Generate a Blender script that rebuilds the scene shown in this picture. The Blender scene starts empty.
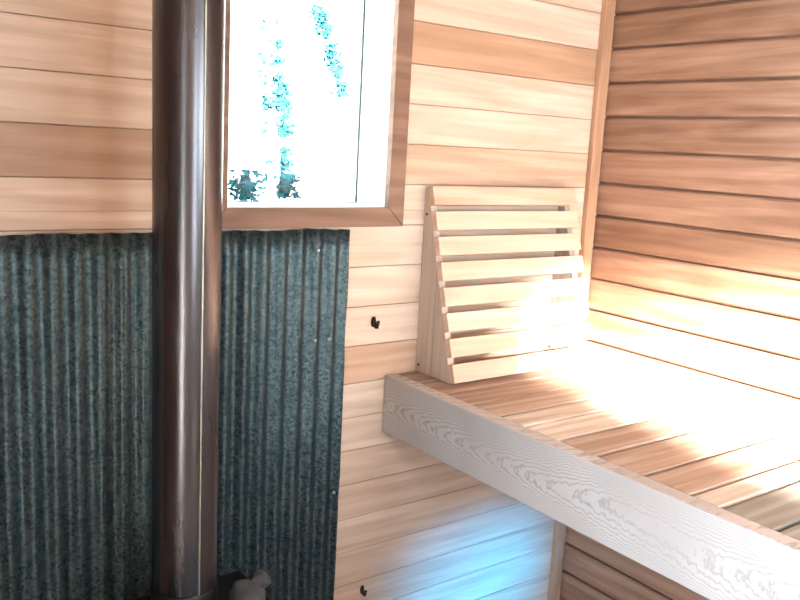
import bpy, bmesh, math, random
from mathutils import Vector, Matrix, noise
random.seed(7)
S = bpy.context.scene
COL = S.collection
V = Vector

# ------------------------------------------------------------------ helpers
def new_bm(): return bmesh.new()

def box(bm, x0, x1, y0, y1, z0, z1, tone=None, ch=0.0):
    """axis aligned box, optional chamfer, optional per-face tone"""
    lay = bm.faces.layers.float.get('tone') or bm.faces.layers.float.new('tone')
    vs = [bm.verts.new((x, y, z)) for x in (x0, x1) for y in (y0, y1) for z in (z0, z1)]
    idx = [(0, 1, 3, 2), (4, 6, 7, 5), (0, 4, 5, 1), (2, 3, 7, 6), (0, 2, 6, 4), (1, 5, 7, 3)]
    fs = [bm.faces.new([vs[i] for i in q]) for q in idx]
    if tone is not None:
        for f in fs: f[lay] = tone
    if ch > 0:
        es = list({e for f in fs for e in f.edges})
        bmesh.ops.bevel(bm, geom=es, offset=ch, offset_type='OFFSET', segments=1, profile=0.5, affect='EDGES', clamp_overlap=True)
    return fs

def prism(bm, poly, axis, a0, a1):
    """extrude a 2D polygon along axis 0/1/2 from a0 to a1"""
    def mk(u, v, a):
        return {0: (a, u, v), 1: (u, a, v), 2: (u, v, a)}[axis]
    A = [bm.verts.new(mk(u, v, a0)) for u, v in poly]
    B = [bm.verts.new(mk(u, v, a1)) for u, v in poly]
    n = len(poly)
    bm.faces.new(A); bm.faces.new(B[::-1])
    for i in range(n):
        bm.faces.new([A[i], B[i], B[(i+1) % n], A[(i+1) % n]])

def tube(bm, pts, r, seg=12, cap=True):
    rs = r if isinstance(r, (list, tuple)) else [r]*len(pts)
    pts = [V(p) for p in pts]; rings = []
    t0 = (pts[1]-pts[0]).normalized()
    up = V((0, 0, 1)) if abs(t0.z) < .9 else V((1, 0, 0))
    nrm = (up - t0*up.dot(t0)).normalized()
    for i, p in enumerate(pts):
        t = (pts[min(i+1, len(pts)-1)] - pts[max(i-1, 0)]).normalized()
        nrm = (nrm - t*nrm.dot(t)).normalized(); b = t.cross(nrm)
        rings.append([bm.verts.new(p + (nrm*math.cos(2*math.pi*k/seg) + b*math.sin(2*math.pi*k/seg))*rs[i]) for k in range(seg)])
    for i in range(len(rings)-1):
        for k in range(seg):
            bm.faces.new([rings[i][k], rings[i][(k+1) % seg], rings[i+1][(k+1) % seg], rings[i+1][k]]).smooth = True
    if cap:
        bm.faces.new(rings[0][::-1]); bm.faces.new(rings[-1])

def lathe(bm, prof, cx, cy, seg=32):
    rings = [[bm.verts.new((cx+r*math.cos(2*math.pi*k/seg), cy+r*math.sin(2*math.pi*k/seg), z)) for k in range(seg)] for r, z in prof]
    for i in range(len(rings)-1):
        for k in range(seg):
            bm.faces.new([rings[i][k], rings[i][(k+1) % seg], rings[i+1][(k+1) % seg], rings[i+1][k]]).smooth = True

def wloc(o):
    p = V((0, 0, 0))
    while o is not None:
        p += V(o.location); o = o.parent
    return p

def obj(name, bm, mat, parent=None, origin=None, bevel=0, kind=None):
    """link bm (world coordinates) as ONE mesh object"""
    bmesh.ops.recalc_face_normals(bm, faces=bm.faces)
    base = wloc(parent) if parent else V((0, 0, 0))
    org = V(origin) if origin is not None else base.copy()
    bmesh.ops.translate(bm, verts=bm.verts, vec=-org)
    me = bpy.data.meshes.new(name); bm.to_mesh(me); bm.free()
    o = bpy.data.objects.new(name, me); COL.objects.link(o)
    me.materials.append(mat)
    if parent: o.parent = parent
    o.location = org - base
    if bevel:
        m = o.modifiers.new('bevel', 'BEVEL'); m.width = bevel; m.segments = 2; m.limit_method = 'ANGLE'
    if kind: o['kind'] = kind
    return o

def tag(o, label, cat, group=None):
    o['label'] = label; o['category'] = cat
    if group: o['group'] = group
    return o

def thing(name, label, cat, loc, group=None):
    o = bpy.data.objects.new(name, None); COL.objects.link(o); o.location = loc
    o.empty_display_size = .05
    return tag(o, label, cat, group)

# ------------------------------------------------------------------ materials
def mat_new(name):
    m = bpy.data.materials.new(name); m.use_nodes = True
    nt = m.node_tree; b = nt.nodes['Principled BSDF']
    return m, nt, b

def plain(name, col, rough=.5, metal=0., bump=0., bscale=80.):
    m, nt, b = mat_new(name)
    b.inputs['Base Color'].default_value = (*col, 1); b.inputs['Roughness'].default_value = rough
    b.inputs['Metallic'].default_value = metal
    tc = nt.nodes.new('ShaderNodeTexCoord'); n = nt.nodes.new('ShaderNodeTexNoise')
    n.inputs['Scale'].default_value = bscale; n.inputs['Detail'].default_value = 5
    nt.links.new(tc.outputs['Object'], n.inputs['Vector'])
    mx = nt.nodes.new('ShaderNodeMix'); mx.data_type = 'RGBA'
    mx.inputs['A'].default_value = (*[c*.8 for c in col], 1); mx.inputs['B'].default_value = (*[min(1, c*1.15) for c in col], 1)
    nt.links.new(n.outputs['Fac'], mx.inputs['Factor']); nt.links.new(mx.outputs['Result'], b.inputs['Base Color'])
    if bump:
        bp = nt.nodes.new('ShaderNodeBump'); bp.inputs['Strength'].default_value = bump; bp.inputs['Distance'].default_value = .002
        nt.links.new(n.outputs['Fac'], bp.inputs['Height']); nt.links.new(bp.outputs['Normal'], b.inputs['Normal'])
    return m

def wood(name, stops, axis, rough=.55, grain=.35, spec=.35, gscale=1., blotch=.25, knots=True):
    """stops: list of colours picked by the board's own tone; axis = grain direction 0/1/2"""
    m, nt, b = mat_new(name); N = nt.nodes.new; L = nt.links.new
    b.inputs['Roughness'].default_value = rough; b.inputs['Specular IOR Level'].default_value = spec
    tc = N('ShaderNodeTexCoord'); at = N('ShaderNodeAttribute'); at.attribute_name = 'tone'
    oi = N('ShaderNodeObjectInfo')
    ad = N('ShaderNodeMath'); ad.operation = 'ADD'; L(at.outputs['Fac'], ad.inputs[0]); L(oi.outputs['Random'], ad.inputs[1])
    mu = N('ShaderNodeMath'); mu.operation = 'MULTIPLY'; mu.inputs[1].default_value = 37.; L(ad.outputs[0], mu.inputs[0])
    of = N('ShaderNodeCombineXYZ')
    for i in range(3): L(mu.outputs[0], of.inputs[i])
    va = N('ShaderNodeVectorMath'); va.operation = 'ADD'; L(tc.outputs['Object'], va.inputs[0]); L(of.outputs[0], va.inputs[1])
    def mapped(al, ac):
        mp = N('ShaderNodeMapping'); sc = [ac]*3; sc[axis] = al
        mp.inputs['Scale'].default_value = sc; L(va.outputs[0], mp.inputs['Vector']); return mp
    g1 = N('ShaderNodeTexNoise'); g1.inputs['Scale'].default_value = 1; g1.inputs['Detail'].default_value = 6; g1.inputs['Distortion'].default_value = .6
    L(mapped(2.2*gscale, 55*gscale).outputs[0], g1.inputs['Vector'])
    g2 = N('ShaderNodeTexNoise'); g2.inputs['Scale'].default_value = 1; g2.inputs['Detail'].default_value = 3; g2.inputs['Distortion'].default_value = 1.2
    L(mapped(2.2, 11).outputs[0], g2.inputs['Vector'])
    # cathedral figure: wave over a gently warped coordinate
    w = N('ShaderNodeTexWave'); w.wave_type = 'BANDS'; w.bands_direction = 'DIAGONAL'
    w.inputs['Scale'].default_value = 1.; w.inputs['Distortion'].default_value = 7; w.inputs['Detail'].default_value = 2
    w.inputs['Detail Scale'].default_value = 1.2
    L(mapped(.8*gscale, 13*gscale).outputs[0], w.inputs['Vector'])
    cr = N('ShaderNodeValToRGB'); e = cr.color_ramp
    n = len(stops)
    while len(e.elements) < n: e.elements.new(.5)
    for i, s in enumerate(stops):
        e.elements[i].position = i/(n-1) if n > 1 else 0; e.elements[i].color = (*s, 1)
    # every board reads its tone; objects without the attribute use their own random value
    hs = N('ShaderNodeMath'); hs.operation = 'FRACT'
    L(ad.outputs[0] if name.startswith('loose') else at.outputs['Fac'], hs.inputs[0])
    L(hs.outputs[0], cr.inputs['Fac'])
    def darken(src, fac_out, lo, amt):
        mr = N('ShaderNodeMapRange'); mr.inputs['From Min'].default_value = .3; mr.inputs['From Max'].default_value = .7
        mr.inputs['To Min'].default_value = 1-amt; mr.inputs['To Max'].default_value = 1+amt*.35
        L(fac_out, mr.inputs['Value'])
        x = N('ShaderNodeMix'); x.data_type = 'RGBA'; x.blend_type = 'MULTIPLY'; x.inputs['Factor'].default_value = 1
        gm = N('ShaderNodeCombineXYZ')
        L(mr.outputs[0], gm.inputs[0])
        p1 = N('ShaderNodeMath'); p1.operation = 'POWER'; p1.inputs[1].default_value = 1.25; L(mr.outputs[0], p1.inputs[0]); L(p1.outputs[0], gm.inputs[1])
        p2 = N('ShaderNodeMath'); p2.operation = 'POWER'; p2.inputs[1].default_value = 1.5; L(mr.outputs[0], p2.inputs[0]); L(p2.outputs[0], gm.inputs[2])
        L(src, x.inputs['A']); L(gm.outputs[0], x.inputs['B']); return x.outputs['Result']
    c = darken(cr.outputs['Color'], g1.outputs['Fac'], .3, grain*.8)
    c = darken(c, w.outputs['Fac'], .3, grain*.45)
    c = darken(c, g2.outputs['Fac'], .3, blotch)
    if knots:
        vo = N('ShaderNodeTexVoronoi'); vo.inputs['Scale'].default_value = 1.
        L(mapped(1.6, 5.).outputs[0], vo.inputs['Vector'])
        kr = N('ShaderNodeMapRange'); kr.inputs['From Min'].default_value = .035; kr.inputs['From Max'].default_value = .075
        kr.inputs['To Min'].default_value = .45; kr.inputs['To Max'].default_value = 1.
        L(vo.outputs['Distance'], kr.inputs['Value'])
        x = N('ShaderNodeMix'); x.data_type = 'RGBA'; x.blend_type = 'MULTIPLY'; x.inputs['Factor'].default_value = 1
        L(c, x.inputs['A']); L(kr.outputs[0], x.inputs['B']); c = x.outputs['Result']
    L(c, b.inputs['Base Color'])
    bp = N('ShaderNodeBump'); bp.inputs['Strength'].default_value = .25; bp.inputs['Distance'].default_value = .0015
    L(g1.outputs['Fac'], bp.inputs['Height']); L(bp.outputs['Normal'], b.inputs['Normal'])
    return m

PINE = [(.48, .29, .185), (.63, .46, .35), (.70, .55, .44), (.40, .24, .155), (.67, .52, .41)]
M_pine = wood('pine_boards', PINE, 0, rough=.5, grain=.16, blotch=.14)
M_pine_y = wood('pine_boards_y', PINE, 1, rough=.5, grain=.16, blotch=.14)
M_cedar = wood('red_cedar_boards', [(.34, .19, .125), (.41, .24, .165), (.31, .175, .115), (.38, .22, .15)], 1, rough=.42, grain=.25, blotch=.28, knots=False)
M_trim = wood('trim_wood', [(.50, .30, .19), (.50, .30, .19)], 2, grain=.15)
M_casing = wood('casing_wood', [(.25, .145, .10), (.25, .145, .10)], 0, grain=.2, knots=False)
M_jamb = plain('blown_white_jamb', (.84, .84, .82), .5)  # white stands in for a wood reveal overexposed by window light
M_slat = wood('loose_slat_wood', [(.68, .47, .35), (.73, .54, .42), (.65, .45, .33)], 0, grain=.14, blotch=.1, knots=False)
M_panel = wood('side_panel_wood', [(.52, .41, .33), (.52, .41, .33)], 2, grain=.16, blotch=.1, knots=False)
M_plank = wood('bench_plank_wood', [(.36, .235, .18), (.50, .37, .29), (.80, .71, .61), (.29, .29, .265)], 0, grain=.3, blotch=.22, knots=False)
M_grey = wood('grey_rail_wood', [(.35, .25, .18), (.35, .25, .18)], 1, grain=.2, knots=False)

def beam_material():
    m, nt, b = mat_new('rough_fir_beam'); N = nt.nodes.new; L = nt.links.new
    b.inputs['Roughness'].default_value = .6; b.inputs['Specular IOR Level'].default_value = .3
    tc = N('ShaderNodeTexCoord')
    n0 = N('ShaderNodeTexNoise'); n0.inputs['Scale'].default_value = 1.; n0.inputs['Detail'].default_value = 1.5
    mp0 = N('ShaderNodeMapping'); mp0.inputs['Scale'].default_value = (3, 1.3, 5)
    L(tc.outputs['Object'], mp0.inputs['Vector']); L(mp0.outputs[0], n0.inputs['Vector'])
    # cathedral arches: ring distance around a pith line that wanders along the beam, with a fine saw-tooth edge
    sp = N('ShaderNodeSeparateXYZ'); L(tc.outputs['Object'], sp.inputs[0])
    z = N('ShaderNodeTexNoise'); z.inputs['Scale'].default_value = 1.; z.inputs['Detail'].default_value = 2
    mz = N('ShaderNodeMapping'); mz.inputs['Scale'].default_value = (10, 95, 60); L(tc.outputs['Object'], mz.inputs['Vector']); L(mz.outputs[0], z.inputs['Vector'])
    zc = N('ShaderNodeMath'); zc.operation = 'MULTIPLY_ADD'; zc.inputs[1].default_value = -1.; zc.inputs[2].default_value = .862  # height from the middle
    L(sp.outputs['Z'], zc.inputs[0])
    zs2 = N('ShaderNodeMath'); zs2.operation = 'POWER'; zs2.inputs[1].default_value = 2.
    zab = N('ShaderNodeMath'); zab.operation = 'ABSOLUTE'; L(zc.outputs[0], zab.inputs[0]); L(zab.outputs[0], zs2.inputs[0])
    par = N('ShaderNodeMath'); par.operation = 'MULTIPLY'; par.inputs[1].default_value = 2200.; L(zs2.outputs[0], par.inputs[0])
    m1 = N('ShaderNodeMath'); m1.operation = 'MULTIPLY_ADD'; m1.inputs[1].default_value = 22.; L(n0.outputs['Fac'], m1.inputs[0]); L(par.outputs[0], m1.inputs[2])
    m2 = N('ShaderNodeMath'); m2.operation = 'MULTIPLY_ADD'; m2.inputs[1].default_value = 20.; L(sp.outputs['Y'], m2.inputs[0]); L(m1.outputs[0], m2.inputs[2])
    m3 = N('ShaderNodeMath'); m3.operation = 'MULTIPLY_ADD'; m3.inputs[1].default_value = 1.6; L(z.outputs['Fac'], m3.inputs[0]); L(m2.outputs[0], m3.inputs[2])
    m4 = N('ShaderNodeMath'); m4.operation = 'PINGPONG'; m4.inputs[1].default_value = .5; L(m3.outputs[0], m4.inputs[0])
    cr = N('ShaderNodeValToRGB'); e = cr.color_ramp
    e.elements[0].position = .0; e.elements[0].color = (.33, .285, .26, 1)
    e.elements[1].position = .24; e.elements[1].color = (.53, .48, .45, 1)
    L(m4.outputs[0], cr.inputs['Fac'])
    big = N('ShaderNodeTexNoise'); big.inputs['Scale'].default_value = 5; L(tc.outputs['Object'], big.inputs['Vector'])
    x = N('ShaderNodeMix'); x.data_type = 'RGBA'; x.inputs['B'].default_value = (.42, .37, .34, 1)
    mr = N('ShaderNodeMapRange'); mr.inputs['From Min'].default_value = .4; mr.inputs['From Max'].default_value = .65
    mr.inputs['To Max'].default_value = .75; L(big.outputs['Fac'], mr.inputs['Value'])
    L(mr.outputs[0], x.inputs['Factor']); L(cr.outputs['Color'], x.inputs['A'])
    L(x.outputs['Result'], b.inputs['Base Color'])
    bp = N('ShaderNodeBump'); bp.inputs['Strength'].default_value = .4; bp.inputs['Distance'].default_value = .001
    L(m4.outputs[0], bp.inputs['Height']); L(bp.outputs['Normal'], b.inputs['Normal'])
    return m
M_beam = beam_material()

def galvanised():
    m, nt, b = mat_new('galvanised_iron'); N = nt.nodes.new; L = nt.links.new
    tc = N('ShaderNodeTexCoord')
    vo = N('ShaderNodeTexVoronoi'); vo.inputs['Scale'].default_value = 170
    n = N('ShaderNodeTexNoise'); n.inputs['Scale'].default_value = 260; n.inputs['Detail'].default_value = 3
    n2 = N('ShaderNodeTexNoise'); n2.inputs['Scale'].default_value = 7; n2.inputs['Detail'].default_value = 4
    for t in (vo, n, n2): L(tc.outputs['Object'], t.inputs['Vector'])
    a = N('ShaderNodeMath'); a.operation = 'MULTIPLY_ADD'; a.inputs[1].default_value = .55
    s = N('ShaderNodeSeparateColor'); L(vo.outputs['Color'], s.inputs[0]); L(s.outputs[0], a.inputs[0])
    h = N('ShaderNodeMath'); h.operation = 'MULTIPLY'; h.inputs[1].default_value = .5; L(n.outputs['Fac'], h.inputs[0]); L(h.outputs[0], a.inputs[2])
    cr = N('ShaderNodeValToRGB'); e = cr.color_ramp
    e.elements[0].position = .15; e.elements[0].color = (.010, .038, .054, 1)
    e.elements[1].position = .85; e.elements[1].color = (.135, .175, .18, 1)
    L(a.outputs[0], cr.inputs['Fac'])
    x = N('ShaderNodeMix'); x.data_type = 'RGBA'; x.blend_type = 'MULTIPLY'; x.inputs['B'].default_value = (.65, .75, .8, 1)
    L(n2.outputs['Fac'], x.inputs['Factor']); L(cr.outputs['Color'], x.inputs['A']); L(x.outputs['Result'], b.inputs['Base Color'])
    b.inputs['Metallic'].default_value = .8
    rr = N('ShaderNodeMapRange'); rr.inputs['To Min'].default_value = .32; rr.inputs['To Max'].default_value = .55
    L(a.outputs[0], rr.inputs['Value']); L(rr.outputs[0], b.inputs['Roughness'])
    return m
M_galv = galvanised()

def steel_pipe():
    m, nt, b = mat_new('dull_steel_pipe'); N = nt.nodes.new; L = nt.links.new
    tc = N('ShaderNodeTexCoord'); mp = N('ShaderNodeMapping'); mp.inputs['Scale'].default_value = (8, 8, 1.2)
    n = N('ShaderNodeTexNoise'); n.inputs['Scale'].default_value = 1.5; n.inputs['Detail'].default_value = 6
    L(tc.outputs['Object'], mp.inputs['Vector']); L(mp.outputs[0], n.inputs['Vector'])
    cr = N('ShaderNodeValToRGB'); e = cr.color_ramp
    e.elements[0].position = .3; e.elements[0].color = (.075, .070, .078, 1)
    e.elements[1].position = .7; e.elements[1].color = (.13, .122, .126, 1)
    L(n.outputs['Fac'], cr.inputs['Fac']); L(cr.outputs['Color'], b.inputs['Base Color'])
    b.inputs['Metallic'].default_value = .9
    rr = N('ShaderNodeMapRange'); rr.inputs['To Min'].default_value = .2; rr.inputs['To Max'].default_value = .34
    L(n.outputs['Fac'], rr.inputs['Value']); L(rr.outputs[0], b.inputs['Roughness'])
    return m
M_pipe = steel_pipe()
M_black = plain('black_iron', (.02, .02, .022), .45, .7, .2, 60)
M_rock = plain('grey_stone', (.055, .055, .06), .85, 0, .6, 45)
M_screw = plain('zinc_screw', (.5, .5, .5), .35, .9)
M_hook = plain('dark_bronze', (.05, .03, .025), .4, .8)
M_backing = plain('dark_gap', (.06, .035, .02), .9)
M_gasket = plain('window_gasket', (.02, .05, .06), .6)
M_leaf = plain('teal_leaf', (.012, .068, .086), .9, 0, 0, 8)
M_leaf.node_tree.nodes['Principled BSDF'].inputs['Specular IOR Level'].default_value = 0
M_bark = plain('white_birch_bark', (.8, .8, .78), .8, 0, .3, 20)
M_ground = plain('pale_gravel', (.8, .79, .76), .9, 0, .3, 6)
def glass():
    m, nt, b = mat_new('clear_glass'); out = nt.nodes['Material Output']; nt.nodes.remove(b)
    tr = nt.nodes.new('ShaderNodeBsdfTransparent'); gl = nt.nodes.new('ShaderNodeBsdfGlossy'); gl.inputs['Roughness'].default_value = .02
    lw = nt.nodes.new('ShaderNodeLayerWeight'); lw.inputs['Blend'].default_value = .5
    pw = nt.nodes.new('ShaderNodeMath'); pw.operation = 'POWER'; pw.inputs[1].default_value = 5
    ma = nt.nodes.new('ShaderNodeMath'); ma.operation = 'MULTIPLY_ADD'; ma.inputs[1].default_value = .6; ma.inputs[2].default_value = .012
    nt.links.new(lw.outputs['Facing'], pw.inputs[0]); nt.links.new(pw.outputs[0], ma.inputs[0])
    mx = nt.nodes.new('ShaderNodeMixShader'); tr.inputs['Color'].default_value = (.95, .985, .985, 1)
    nt.links.new(ma.outputs[0], mx.inputs[0]); nt.links.new(tr.outputs[0], mx.inputs[1]); nt.links.new(gl.outputs[0], mx.inputs[2])
    nt.links.new(mx.outputs[0], out.inputs[0]); return m
M_glass = glass()

# ------------------------------------------------------------------ setting
XL, YN, ZC, WT = -2.5, -2.4, 2.15, .15       # left wall, near wall, ceiling, wall depth

def subtract(rect, holes):
    out = [rect]
    for (hu0, hu1, hv0, hv1) in holes:
        nxt = []
        for (u0, u1, v0, v1) in out:
            if hu0 >= u1 or hu1 <= u0 or hv0 >= v1 or hv1 <= v0: nxt.append((u0, u1, v0, v1)); continue
            if v0 < hv0: nxt.append((u0, u1, v0, hv0))
            if v1 > hv1: nxt.append((u0, u1, hv1, v1))
            a, b = max(v0, hv0), min(v1, hv1)
            if u0 < hu0: nxt.append((u0, hu0, a, b))
            if u1 > hu1: nxt.append((hu1, u1, a, b))
        out = nxt
    return out

def board_wall(name, axis, face, sign, u0, u1, seams, holes, mat, gap=.0006, ch=.001, tones=None, depth=WT, joints=None):
    """boards run along u; axis = normal axis (0 or 1); sign = direction away from the room"""
    bm = new_bm()
    def slab(a, b, v0, v1, d0, d1, tone, c):
        lo, hi = sorted((face+sign*d0, face+sign*d1))
        if axis == 1: box(bm, a, b, lo, hi, v0, v1, tone, c)
        else: box(bm, lo, hi, a, b, v0, v1, tone, c)
    for i in range(len(seams)-1):
        t = tones(i, seams[i]) if tones else random.random()
        cuts = [u0] + (joints(i) if joints else []) + [u1]
        for k in range(len(cuts)-1):
            tk = t if not isinstance(t, (list, tuple)) else t[k]
            for (a, b, v0, v1) in subtract((cuts[k], cuts[k+1], seams[i], seams[i+1]), holes):
                g0 = gap if v0 == seams[i] else 0; g1 = gap if v1 == seams[i+1] else 0
                slab(a, b, v0+g0, v1-g1, 0, .018, tk, ch)
    for (a, b, v0, v1) in subtract((u0, u1, seams[0], seams[-1]), holes):   # sheathing behind the boards
        slab(a, b, v0, v1, .0185, depth, .55, 0)
    return obj(name, bm, mat, kind='structure')

# back wall
zb = [2.15, 2.075, 1.98, 1.882, 1.785, 1.688, 1.596, 1.502, 1.406, 1.308, 1.210, 1.114, 1.018, .925, .839, .754, .666, .575, .485, .395, .31, .22, .125, .0][::-1]
WX0, WX1, WZ0, WZ1 = -1.160, -.735, 1.344, 2.03
tb = {1.98: (.45, .45), 1.882: (.5, .45), 1.785: (.33, .5), 1.688: (.3, .02), 1.596: (.28, .5), 1.502: (.30, .52), 1.406: (.74, .16), 1.308: (.30, .45),
      1.210: (.4, .50), 1.114: (.3, .47), 1.018: (.3, .50), .925: (.3, .12), .839: (.3, .5), .754: (.3, .48)}
board_wall('wall_back', 1, 0, 1, XL-.15, .15, zb, [(WX0, WX1, WZ0, WZ1)], M_pine,
           tones=lambda i, z: tb.get(z, (.35+.2*random.random(),)*2), joints=lambda i: [-.95])
# right wall, dark red cedar with open V grooves
zr = [round(1.33-.0925*k, 4) for k in range(-8, 15)][::-1]
zr = [0.] + [z for z in zr if .04 < z < 2.12] + [2.15]
board_wall('wall_right', 0, 0, 1, YN, 0., zr, [], M_cedar, gap=.0028, ch=.005)
# left wall with an added doorway, near wall with window and added openings
zs = [.0965*k for k in range(22)] + [2.15]
DY0, DY1, DZ1 = -2.30, -1.62, 1.98
board_wall('wall_left', 0, XL, -1, YN, 0., zs, [(DY0, DY1, -.01, DZ1)], M_cedar)
NX0, NX1, NZ0, NZ1 = -.86, -.06, 1.34, 1.775
VX0, VX1, VZ0, VZ1 = -1.45, -.85, .25, .33
QX0, QX1, QZ0, QZ1 = -1.50, -1.14, .95, 1.8
board_wall('wall_near', 1, YN, -1, XL-.15, .15, zs, [(NX0, NX1, NZ0, NZ1), (VX0, VX1, VZ0, VZ1), (QX0, QX1, QZ0, QZ1)], M_pine)
bm = new_bm()
y = YN-.15
while y < .15: box(bm, XL-.15, .15, y, min(y+.1, .15), ZC, ZC+.03, random.random(), .0015); y += .1
box(bm, XL-.25, .25, YN-.25, .25, ZC+.031, ZC+.12, .5)
obj('ceiling', bm, M_pine, kind='structure')
bm = new_bm()
y = YN-.15
while y < .15: box(bm, XL-.15, .15, y+.001, min(y+.14, .15), -.04, 0, random.random(), .0015); y += .14
obj('floor', bm, M_plank, kind='structure')
# corner trim (on back wall against the right wall)
bm = new_bm(); box(bm, -.044, -.006, -.019, 0, .0, 2.149, .5, .002)
obj('trim_1', bm, M_trim, kind='structure')

# window_1
w1 = bpy.data.objects.new('window_1', None); COL.objects.link(w1); w1.location = ((WX0+WX1)/2, 0, WZ0); w1['kind'] = 'structure'
def frame_mesh(x0, x1, z0, z1, w, yb, yf):
    """mitred four-piece casing, inner edge x0..x1 / z0..z1"""
    bm = new_bm(); g = .0006
    i = [(x0, z0), (x1, z0), (x1, z1), (x0, z1)]; o = [(x0-w, z0-w), (x1+w, z0-w), (x1+w, z1+w), (x0-w, z1+w)]
    lay = bm.faces.layers.float.new('tone')
    for k in range(4):
        a, b_, c, d = i[k], i[(k+1) % 4], o[(k+1) % 4], o[k]
        dx, dz = (V(b_)-V(a)).normalized()*g
        prism(bm, [(a[0]+dx, a[1]+dz), (b_[0]-dx, b_[1]-dz), (c[0]-dx, c[1]-dz), (d[0]+dx, d[1]+dz)], 1, yb, yf)
    for f in bm.faces: f[lay] = .5
    return bm
obj('window_frame', frame_mesh(-1.153, -.742, 1.352, 2.02, .045, 0, -.02), M_casing, w1, bevel=.0015)
bm = new_bm()
box(bm, WX0, -1.153, -.001, .15, WZ0, WZ1, .5); box(bm, -.742, WX1, -.001, .15, WZ0, WZ1, .5)
box(bm, -1.153, -.742, -.001, .15, WZ0, 1.352, .5); box(bm, -1.153, -.742, -.001, .15, 2.02, WZ1, .5)
obj('window_jamb', bm, M_jamb, w1)
bm = new_bm()
box(bm, -1.153, -1.1505, .1175, .1225, 1.352, 2.02); box(bm, -.7445, -.742, .1175, .1225, 1.352, 2.02)
box(bm, -1.1505, -.7445, .1175, .1225, 1.352, 1.354); box(bm, -1.1505, -.7445, .1175, .1225, 2.018, 2.02)
obj('gasket', bm, M_gasket, w1)
bm = new_bm(); box(bm, -1.1505, -.7445, .118, .122, 1.354, 2.018); obj('glass', bm, M_glass, w1)

# window_2 in the near wall (sun comes through it)
w2 = bpy.data.objects.new('window_2', None); COL.objects.link(w2); w2.location = ((NX0+NX1)/2, YN, NZ0); w2['kind'] = 'structure'
obj('window_frame', frame_mesh(NX0, NX1-.0, NZ0, NZ1, .045, YN, YN+.02), M_casing, w2, bevel=.0015)
bm = new_bm(); box(bm, NX0, NX1, YN-.102, YN-.098, NZ0, NZ1); obj('glass', bm, M_glass, w2)
w3 = bpy.data.objects.new('added_window', None); COL.objects.link(w3); w3.location = ((QX0+QX1)/2, YN, QZ0); w3['kind'] = 'structure'  # unseen narrow window, added to brighten the near end of the beam
obj('window_frame', frame_mesh(QX0, QX1, QZ0, QZ1, .045, YN, YN+.02), M_casing, w3, bevel=.0015)
bm = new_bm(); box(bm, QX0, QX1, YN-.102, YN-.098, QZ0, QZ1); obj('glass', bm, M_glass, w3)
# unseen vent added in the near wall for the blue light low down
bm = new_bm()
box(bm, VX0-.02, VX0, YN, YN+.012, VZ0-.02, VZ1+.02); box(bm, VX1, VX1+.02, YN, YN+.012, VZ0-.02, VZ1+.02)
box(bm, VX0, VX1, YN, YN+.012, VZ0-.02, VZ0); box(bm, VX0, VX1, YN, YN+.012, VZ1, VZ1+.02)
obj('added_vent_trim', bm, M_casing, kind='structure')
# unseen glazed door added in the left wall for cool side light
d1 = bpy.data.objects.new('unseen_door', None); COL.objects.link(d1); d1.location = (XL, (DY0+DY1)/2, 0); d1['kind'] = 'structure'
bm = new_bm(); xa, xb = XL-.09, XL-.05
box(bm, xa, xb, DY0+.003, DY0+.085, .01, DZ1-.005, .5); box(bm, xa, xb, DY1-.085, DY1-.003, .01, DZ1-.005, .5)
box(bm, xa, xb, DY0+.085, DY1-.085, .01, .12, .5); box(bm, xa, xb, DY0+.085, DY1-.085, DZ1-.1, DZ1-.005, .5)
obj('door_frame', bm, M_trim, d1, bevel=.002)
bm = new_bm(); box(bm, XL-.073, XL-.067, DY0+.085, DY1-.085, .12, DZ1-.1); obj('glass', bm, M_glass, d1)
bm = new_bm(); tube(bm, [(xb, DY1-.045, .95), (xb+.04, DY1-.045, .95), (xb+.04, DY1-.045, 1.1), (xb, DY1-.045, 1.1)], .008); obj('door_handle', bm, M_black, d1)

# ------------------------------------------------------------------ corrugated heat shield
def corr():
    bm = new_bm(); pitch, amp, th = .0437, .0062, .0009
    x0, x1 = -2.06, -.850; n = int((x1-x0)/pitch*12); zn = 24
    z0, z1 = .002, 1.303
    grid = []
    for side in (0, 1):
        g = []
        for j in range(zn+1):
            row = []
            for i in range(n+1):
                x = x0+(x1-x0)*i/n; z = z0+(z1-z0)*j/zn
                ph = 2*math.pi*(x1-x)/pitch
                yy = -.0165-amp*math.cos(ph+.6) + .0012*noise.noise(V((x*6, z*3, 1)))
                if i == n: x += .004*noise.noise(V((0, z*9, 3)))
                if j == zn: z += .0025*noise.noise(V((x*11, 0, 5)))
                row.append(bm.verts.new((x, yy-(th if side else 0), z)))
            g.append(row)
        grid.append(g)
    for s, g in enumerate(grid):
        for j in range(zn):
            for i in range(n):
                q = [g[j][i], g[j][i+1], g[j+1][i+1], g[j+1][i]]
                bm.faces.new(q if s else q[::-1]).smooth = True
    a, b = grid
    for j in range(zn):
        for i in (0, n): bm.faces.new([a[j][i], b[j][i], b[j+1][i], a[j+1][i]])
    for i in range(n):
        for j in (0, zn): bm.faces.new([a[j][i], a[j][i+1], b[j][i+1], b[j][i]])
    return bm
hs = thing('corrugated_heat_shield', 'blue-grey corrugated galvanised iron sheet on the wall behind the stovepipe', 'metal sheet', (-1.45, 0, 0))
obj('sheet', corr(), M_galv, hs)
def screw_bm(x, y, z, r=.005):
    bm = new_bm(); 
    pts = [(x, y, z), (x, y-.002, z), (x, y-.004, z)]
    tube(bm, pts, [r*1.3, r*1.2, r*.7], 10); return bm
for (x, z) in [(-.934, 1.257), (-.934, 1.05), (-.865, .666), (-.895, 1.05)]:
    obj('screw', screw_bm(x, -.0225, z, .0038), M_screw, hs)

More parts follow.
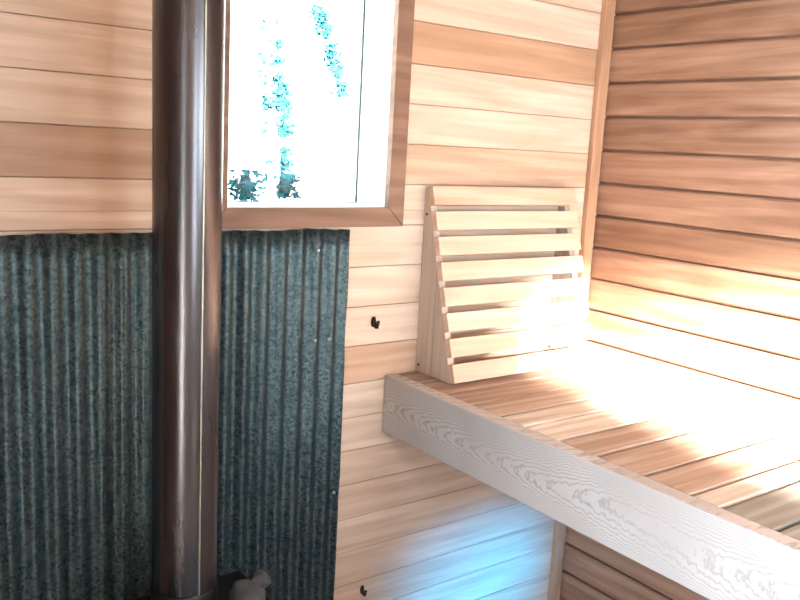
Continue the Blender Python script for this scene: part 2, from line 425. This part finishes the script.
# ------------------------------------------------------------------ stove, pipe, stones
PX, PY, PR = -1.342, -.264, .0583
sz = .63
st = thing('sauna_stove', 'black iron sauna stove whose top carries the stovepipe and grey stones', 'stove', (PX, PY-.04, 0))
bm = new_bm(); box(bm, PX-.14, PX+.14, PY-.36, PY+.075, .12, sz-.01, None, .01); obj('body', bm, M_black, st)
bm = new_bm(); box(bm, PX-.15, PX+.15, PY-.37, PY+.075, sz-.01, sz, None, .002); obj('top_plate', bm, M_black, st)
dr = new_bm(); box(dr, PX-.11, PX+.11, PY-.372, PY-.3605, .22, .5, None, .003); dob = obj('door', dr, M_black, st)
bm = new_bm(); tube(bm, [(PX+.09, PY-.372, .33), (PX+.09, PY-.40, .33), (PX+.09, PY-.40, .40), (PX+.09, PY-.372, .40)], .006); obj('handle', bm, M_screw, dob)
for sx in (-1, 1):
    for sy in (-.33, .05):
        bm = new_bm(); box(bm, PX+sx*.11-.015, PX+sx*.11+.015, PY+sy-.015, PY+sy+.015, 0, .12); obj('leg', bm, M_black, st)

pp = thing('stovepipe', 'dull steel stovepipe rising in front of the corrugated sheet and window', 'stovepipe', (PX, PY, sz))
bm = new_bm(); lathe(bm, [(PR, sz+.001), (PR, 1.0), (PR, 1.4), (PR, 1.8), (PR, 2.148)], PX, PY, 96)
obj('pipe', bm, M_pipe, pp)
sa = math.radians(247.4+26); sxn, syn = math.cos(sa), math.sin(sa)
bm = new_bm()
def rough_strip():
    zz = sz+.04; pts = []
    while zz < 2.14: pts.append((PX+(PR+.0003)*sxn, PY+(PR+.0003)*syn, zz)); zz += .02
    tube(bm, pts, [.0016+.0006*random.random() for _ in pts], 8)
rough_strip()
M_strip = plain('pale_strip_metal', (.42, .44, .36), .35, .85, .6, 200)  # pale metal for the thin raised vertical strip
so = obj('pale_strip', bm, M_strip, pp); so['label'] = 'thin pale vertical strip'
bm = new_bm(); lathe(bm, [(PR+.001, sz+.001), (PR+.003, sz+.001), (PR+.003, sz+.05), (PR+.001, sz+.052)], PX, PY, 64); obj('collar', bm, M_black, pp)

def rock(cx, cy, r, h, seed, label):
    bm = new_bm(); bmesh.ops.create_icosphere(bm, subdivisions=3, radius=1)
    rot = Matrix.Rotation(seed*1.7, 4, 'Z')
    for v in bm.verts:
        n = noise.noise(v.co*1.1+V((seed*3.1, 0, 0)))*.42+noise.noise(v.co*3+V((0, seed, 0)))*.12
        c = v.co*(1+n); c.x *= r; c.y *= r*.8; c.z *= h; v.co = rot @ c
    zmin = min(v.co.z for v in bm.verts)
    bmesh.ops.translate(bm, verts=bm.verts, vec=(cx, cy, sz+.0005-zmin))
    for f in bm.faces: f.smooth = True
    o = obj('stone', bm, M_rock, origin=(cx, cy, sz)); tag(o, label, 'stone', 'stones on the stove top')
rock(-1.252, -.335, .036, .029, 1, 'pale grey stone on the stove top, right against the foot of the stovepipe')
rock(-1.19, -.27, .026, .014, 4, 'dark stone right of the pale one, in front of the corrugated sheet')
rock(-1.435, -.345, .034, .034, 3, 'low stone at the left foot of the stovepipe')

# ------------------------------------------------------------------ bench
bench = thing('sauna_bench', 'slatted wooden sauna bench with a rough-grained grey front beam', 'bench', (-.36, -1.2, 0))
BY = -2.395
bm = new_bm(); box(bm, -.716, -.678, BY, -.001, .791, .936)
b0 = obj('front_beam', bm, M_beam, bench, bevel=.003); b0['label'] = 'broad grey front beam with zigzag grain'
py = [-.002, -.096, -.193, -.287, -.38, -.455, -.550, -.648, -.758, -.857, -.915, -1.012]
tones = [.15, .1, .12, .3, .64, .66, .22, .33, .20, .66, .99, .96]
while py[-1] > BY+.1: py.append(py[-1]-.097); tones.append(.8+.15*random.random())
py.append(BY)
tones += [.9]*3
for k in range(len(py)-1):
    a, b_ = py[k+1]+.0055, py[k]-.0055
    if k < 1: b_ = py[k]
    if b_-a < .02: continue
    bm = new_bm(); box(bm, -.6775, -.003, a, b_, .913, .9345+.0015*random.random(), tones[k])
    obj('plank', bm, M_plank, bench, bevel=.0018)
for xx in (-.66, -.05):
    bm = new_bm(); box(bm, xx-.017, xx+.017, BY, -.002, .83, .9128, .5); obj('rail', bm, M_grey, bench, bevel=.002)
for yy in (-2.36, -1.75):
    bm = new_bm(); box(bm, -.677, -.6, yy-.035, yy+.035, 0, .83, .5) if yy < -2 else box(bm, -.677, -.645, yy-.03, yy+.03, 0, .83, .5)
    obj('leg', bm, M_grey, bench, bevel=.002)
# ------------------------------------------------------------------ backrest wedge
Z0 = .9365
br = thing('reclining_wedge', 'wedge shaped slatted wooden backrest standing on the bench against the wall', 'backrest', (-.35, -.08, Z0))
def fy(z): return -.012-.128*(1.40-z)/.464      # front edge of side panels
for (xa, xb) in ((-.620, -.600), (-.147, -.127)):
    bm = new_bm(); lay = bm.faces.layers.float.new('tone')
    zt = 1.21
    ysm = fy(zt)
    prism(bm, [(-.001, Z0), (ysm+.0007, Z0), (ysm+.0007, zt), (fy(1.398), 1.398), (-.001, 1.398)], 0, xa, xb)
    for f in bm.faces: f[lay] = .5
    p = obj('side_panel', bm, M_panel, br, bevel=.0008)
    bm = new_bm(); lay = bm.faces.layers.float.new('tone')
    prism(bm, [(ysm-.0007, Z0), (fy(Z0), Z0), (ysm-.0007, zt-.004)], 0, xa, xb)
    for f in bm.faces: f[lay] = .5
    obj('wedge_board', bm, M_panel, p, bevel=.0008)
    for (yy, zz) in ((-.012, 1.335), (-.014, .955)):
        s = new_bm(); tube(s, [(xa, yy, zz), (xa-.0012, yy, zz)], .0035, 10); obj('screw', s, M_hook, p)
dirv = V((0, -.128, -.464)).normalized(); nrm = V((0, -.464, .128)).normalized()
for k in range(8):
    zt = 1.400-.0598*k; zb_ = zt-.044
    a = V((0, fy(zt), zt)); c = V((0, fy(zb_), zb_)); th = .0185
    poly = [(a.y, a.z), (c.y, c.z), (c.y+nrm.y*th, c.z+nrm.z*th), (a.y+nrm.y*th, a.z+nrm.z*th)]
    if poly[1][1] < Z0: poly[1] = (poly[1][0], Z0)
    bm = new_bm(); x0 = -.6215+.0015*random.random(); x1 = -.120+.004*random.random()
    prism(bm, poly, 0, x0, x1)
    obj('slat', bm, M_slat, br, bevel=.0012)

# ------------------------------------------------------------------ hooks on the wall
def hook(x, z, label, s=1.):
    h = thing('coat_hook', label, 'hook', (x, 0, z), 'small dark hooks on the back wall')
    bm = new_bm(); prism(bm, [(x+.007*s*math.cos(t*math.pi/8), z+.014*s*math.sin(t*math.pi/8)) for t in range(16)], 1, 0, -.003)
    obj('base_plate', bm, M_hook, h)
    bm = new_bm(); pts = [(x, -.003, z+.012), (x, -.008*s, z-.004), (x, -.013*s, z-.013*s), (x, -.019*s, z-.012*s), (x, -.022*s, z+.002*s)]
    tube(bm, pts, [.004*s]*4+[.0045*s], 10); tube(bm, [(x, -.022*s, z+.001*s), (x, -.0225*s, z+.006*s)], .0045*s, 10)
    obj('prong', bm, M_hook, h)
hook(-.757, 1.074, 'small dark hook on the pale wall between the sheet and the backrest', .95)
hook(-.752, .368, 'small dark hook low on the wall under the bench end', .8)

# ------------------------------------------------------------------ outside
bm = new_bm()
box(bm, -14, 14, -14, 16, -.5, -.3)
obj('ground', bm, M_ground, kind='structure')
# unseen wall added to keep direct sun out of the narrow window
bm = new_bm(); box(bm, -3.2, -1.42, -4.3, -4.1, -.3, 3.0, .5); obj('sun_block_wall', bm, M_pine, kind='structure')
def leaf(bm, c, s):
    a = V((random.gauss(0, 1), random.gauss(0, 1), random.gauss(0, 1))).normalized()
    b_ = a.orthogonal().normalized(); 
    c = V(c)
    ps = [c-a*s, c+b_*s*.45+a*s*.1, c+a*s, c-b_*s*.45+a*s*.1]
    ps = [p+a.cross(b_)*s*.15*(i % 2) for i, p in enumerate(ps)]
    bm.faces.new([bm.verts.new(p) for p in ps])
def tree(base, top, r, clusters, label, name='birch_tree'):
    t = thing(name, label, 'tree', base, None)
    base, top = V(base), V(top)
    bm = new_bm(); pts = [base.lerp(top, k/10)+V((.02*math.sin(k*1.7), .02*math.cos(k*2.3), 0)) for k in range(11)]
    tube(bm, pts, [r*(1-.06*k) for k in range(11)], 14); obj('trunk', bm, M_bark, t)
    bm = new_bm()
    for (c, w, h, n) in clusters:
        for _ in range(n):
            leaf(bm, (c[0]+random.gauss(0, w), c[1]+random.gauss(0, w), c[2]+random.uniform(-h, h)), random.uniform(.015, .038))
    o = obj('foliage', bm, M_leaf, t, kind='stuff')
    return t
def at(px, py_, Y):          # a point seen through the window, at distance Y behind the wall
    q = V((px-400, 300-py_, -850.)); w = ROT @ q; t = (Y-CAM.y)/w.y
    return CAM+w*t
# ------------------------------------------------------------------ camera
Rw2c = ((0.8041790826177535, -0.5919977972527672, 0.05324106617959157), (0.06469544864439081, 0.17621908078857512, 0.9822226501617287), (-0.5908557370498904, -0.7864384550706438, 0.1800112618180593))
ROT = Matrix(Rw2c).transposed()
CAM = V((-1.91836134, -1.64899421, 1.5))
cd = bpy.data.cameras.new('camera'); cam = bpy.data.objects.new('camera', cd); COL.objects.link(cam)
cam.matrix_world = Matrix.Translation(CAM) @ ROT.to_4x4()
cd.sensor_width = 36; cd.lens = 850*36/800.; cd.clip_start = .02
S.camera = cam

Y = 3.0
p1 = at(276, 100, Y); 
cl = []
for yy, n, w in ((25, 40, .03), (45, 60, .04), (60, 110, .05), (78, 120, .05), (90, 170, .055), (104, 260, .06), (118, 60, .05), (130, 180, .06), (152, 60, .05), (165, 200, .06), (180, 330, .065), (192, 260, .065), (210, 200, .06), (230, 200, .07)):
    c = at(272+.05*yy+random.uniform(-4, 4), yy, Y); cl.append((c, w*.62, .035, int(n*.9)))
tree((p1.x-.0, Y, -.3), (p1.x-.05, Y, 3.6), .05, cl, 'teal-leaved birch tree seen through the middle of the window')
Y2 = 3.6
q0 = at(318, 10, Y2); q1 = at(343, 90, Y2)
cl = []
for k in range(9):
    c = at(318+k*3.1, 12+k*9.5, Y2); cl.append((c, .028, .05, 80 if k not in (3, 7) else 15))
base = at(352, 122, Y2)
tree((base.x+.2, Y2, -.3), (q0.x-.35, Y2, 3.4), .035, cl, 'slender leaning tree seen through the right side of the window')
Y3 = 2.6
cl = [(at(247, 180, Y3), .03, .05, 90), (at(243, 190, Y3), .03, .05, 90), (at(236, 80, Y3), .015, .03, 18), (at(247, 205, Y3), .04, .1, 160)]
b3 = at(242, 190, Y3)
tree((b3.x, Y3, -.3), (b3.x-.03, Y3, 1.5), .015, cl[:2]+cl[3:], 'small leafy shrub at the lower left of the window', 'garden_shrub')

# ------------------------------------------------------------------ light
w = bpy.data.worlds.new('sky'); S.world = w; w.use_nodes = True
bg = w.node_tree.nodes['Background']
N = w.node_tree.nodes.new; L = w.node_tree.links.new
tc = N('ShaderNodeTexCoord'); sp = N('ShaderNodeSeparateXYZ'); mr = N('ShaderNodeMapRange'); mx = N('ShaderNodeMix'); mx.data_type = 'RGBA'
L(tc.outputs['Generated'], sp.inputs[0]); L(sp.outputs['Z'], mr.inputs['Value'])
mx.inputs['A'].default_value = (.95, 1, 1, 1); mx.inputs['B'].default_value = (.72, .88, 1, 1)
L(mr.outputs[0], mx.inputs['Factor']); L(mx.outputs['Result'], bg.inputs['Color'])
bg.inputs['Strength'].default_value = 6.0

def aim(o, d): o.rotation_euler = V(d).to_track_quat('-Z', 'Y').to_euler()
sl = bpy.data.lights.new('sun', 'SUN'); sl.energy = 215; sl.angle = math.radians(9); sl.color = (1, .93, .86)
so_ = bpy.data.objects.new('sun', sl); COL.objects.link(so_); so_.location = (-1, -6, 4); aim(so_, (.27, 1, -.31))
def area(name, loc, d, sx, sy, e, col, spread=180):
    l = bpy.data.lights.new(name, 'AREA'); l.shape = 'RECTANGLE'; l.size = sx; l.size_y = sy; l.energy = e; l.color = col; l.spread = math.radians(spread)
    o = bpy.data.objects.new(name, l); COL.objects.link(o); o.location = loc; aim(o, d); return o
area('door_side_fill', (XL-.13, (DY0+DY1)/2, 1.0), (1, .08, -.05), .5, 1.75, 50, (.70, .82, 1), 86)  # added lamp outside the unseen door, narrowed and aimed to brighten the beam
area('window_daylight', ((NX0+NX1)/2, YN-.16, (NZ0+NZ1)/2), (0, 1, 0), NX1-NX0, NZ1-NZ0, 8, (.8, .92, 1), 95)
area('beam_fill', ((QX0+QX1)/2, YN-.16, (QZ0+QZ1)/2), (.5, 1, -.3), QX1-QX0, QZ1-QZ0, 9, (.74, .86, 1), 90)  # added lamp at the added narrow window, brightens the beam face
area('blue_fill', ((VX0+VX1)/2, YN-.18, (VZ0+VZ1)/2), (.33, 1, -.0), .5, .04, 1.6, (.0, .42, 1), 11)  # added blue lamp behind the added vent, tints the low back wall

vs = S.view_settings
S.display_settings.display_device = 'sRGB'
vs.view_transform = 'Standard'; vs.look = 'None'; vs.exposure = 0; vs.gamma = 1; vs.use_curve_mapping = False
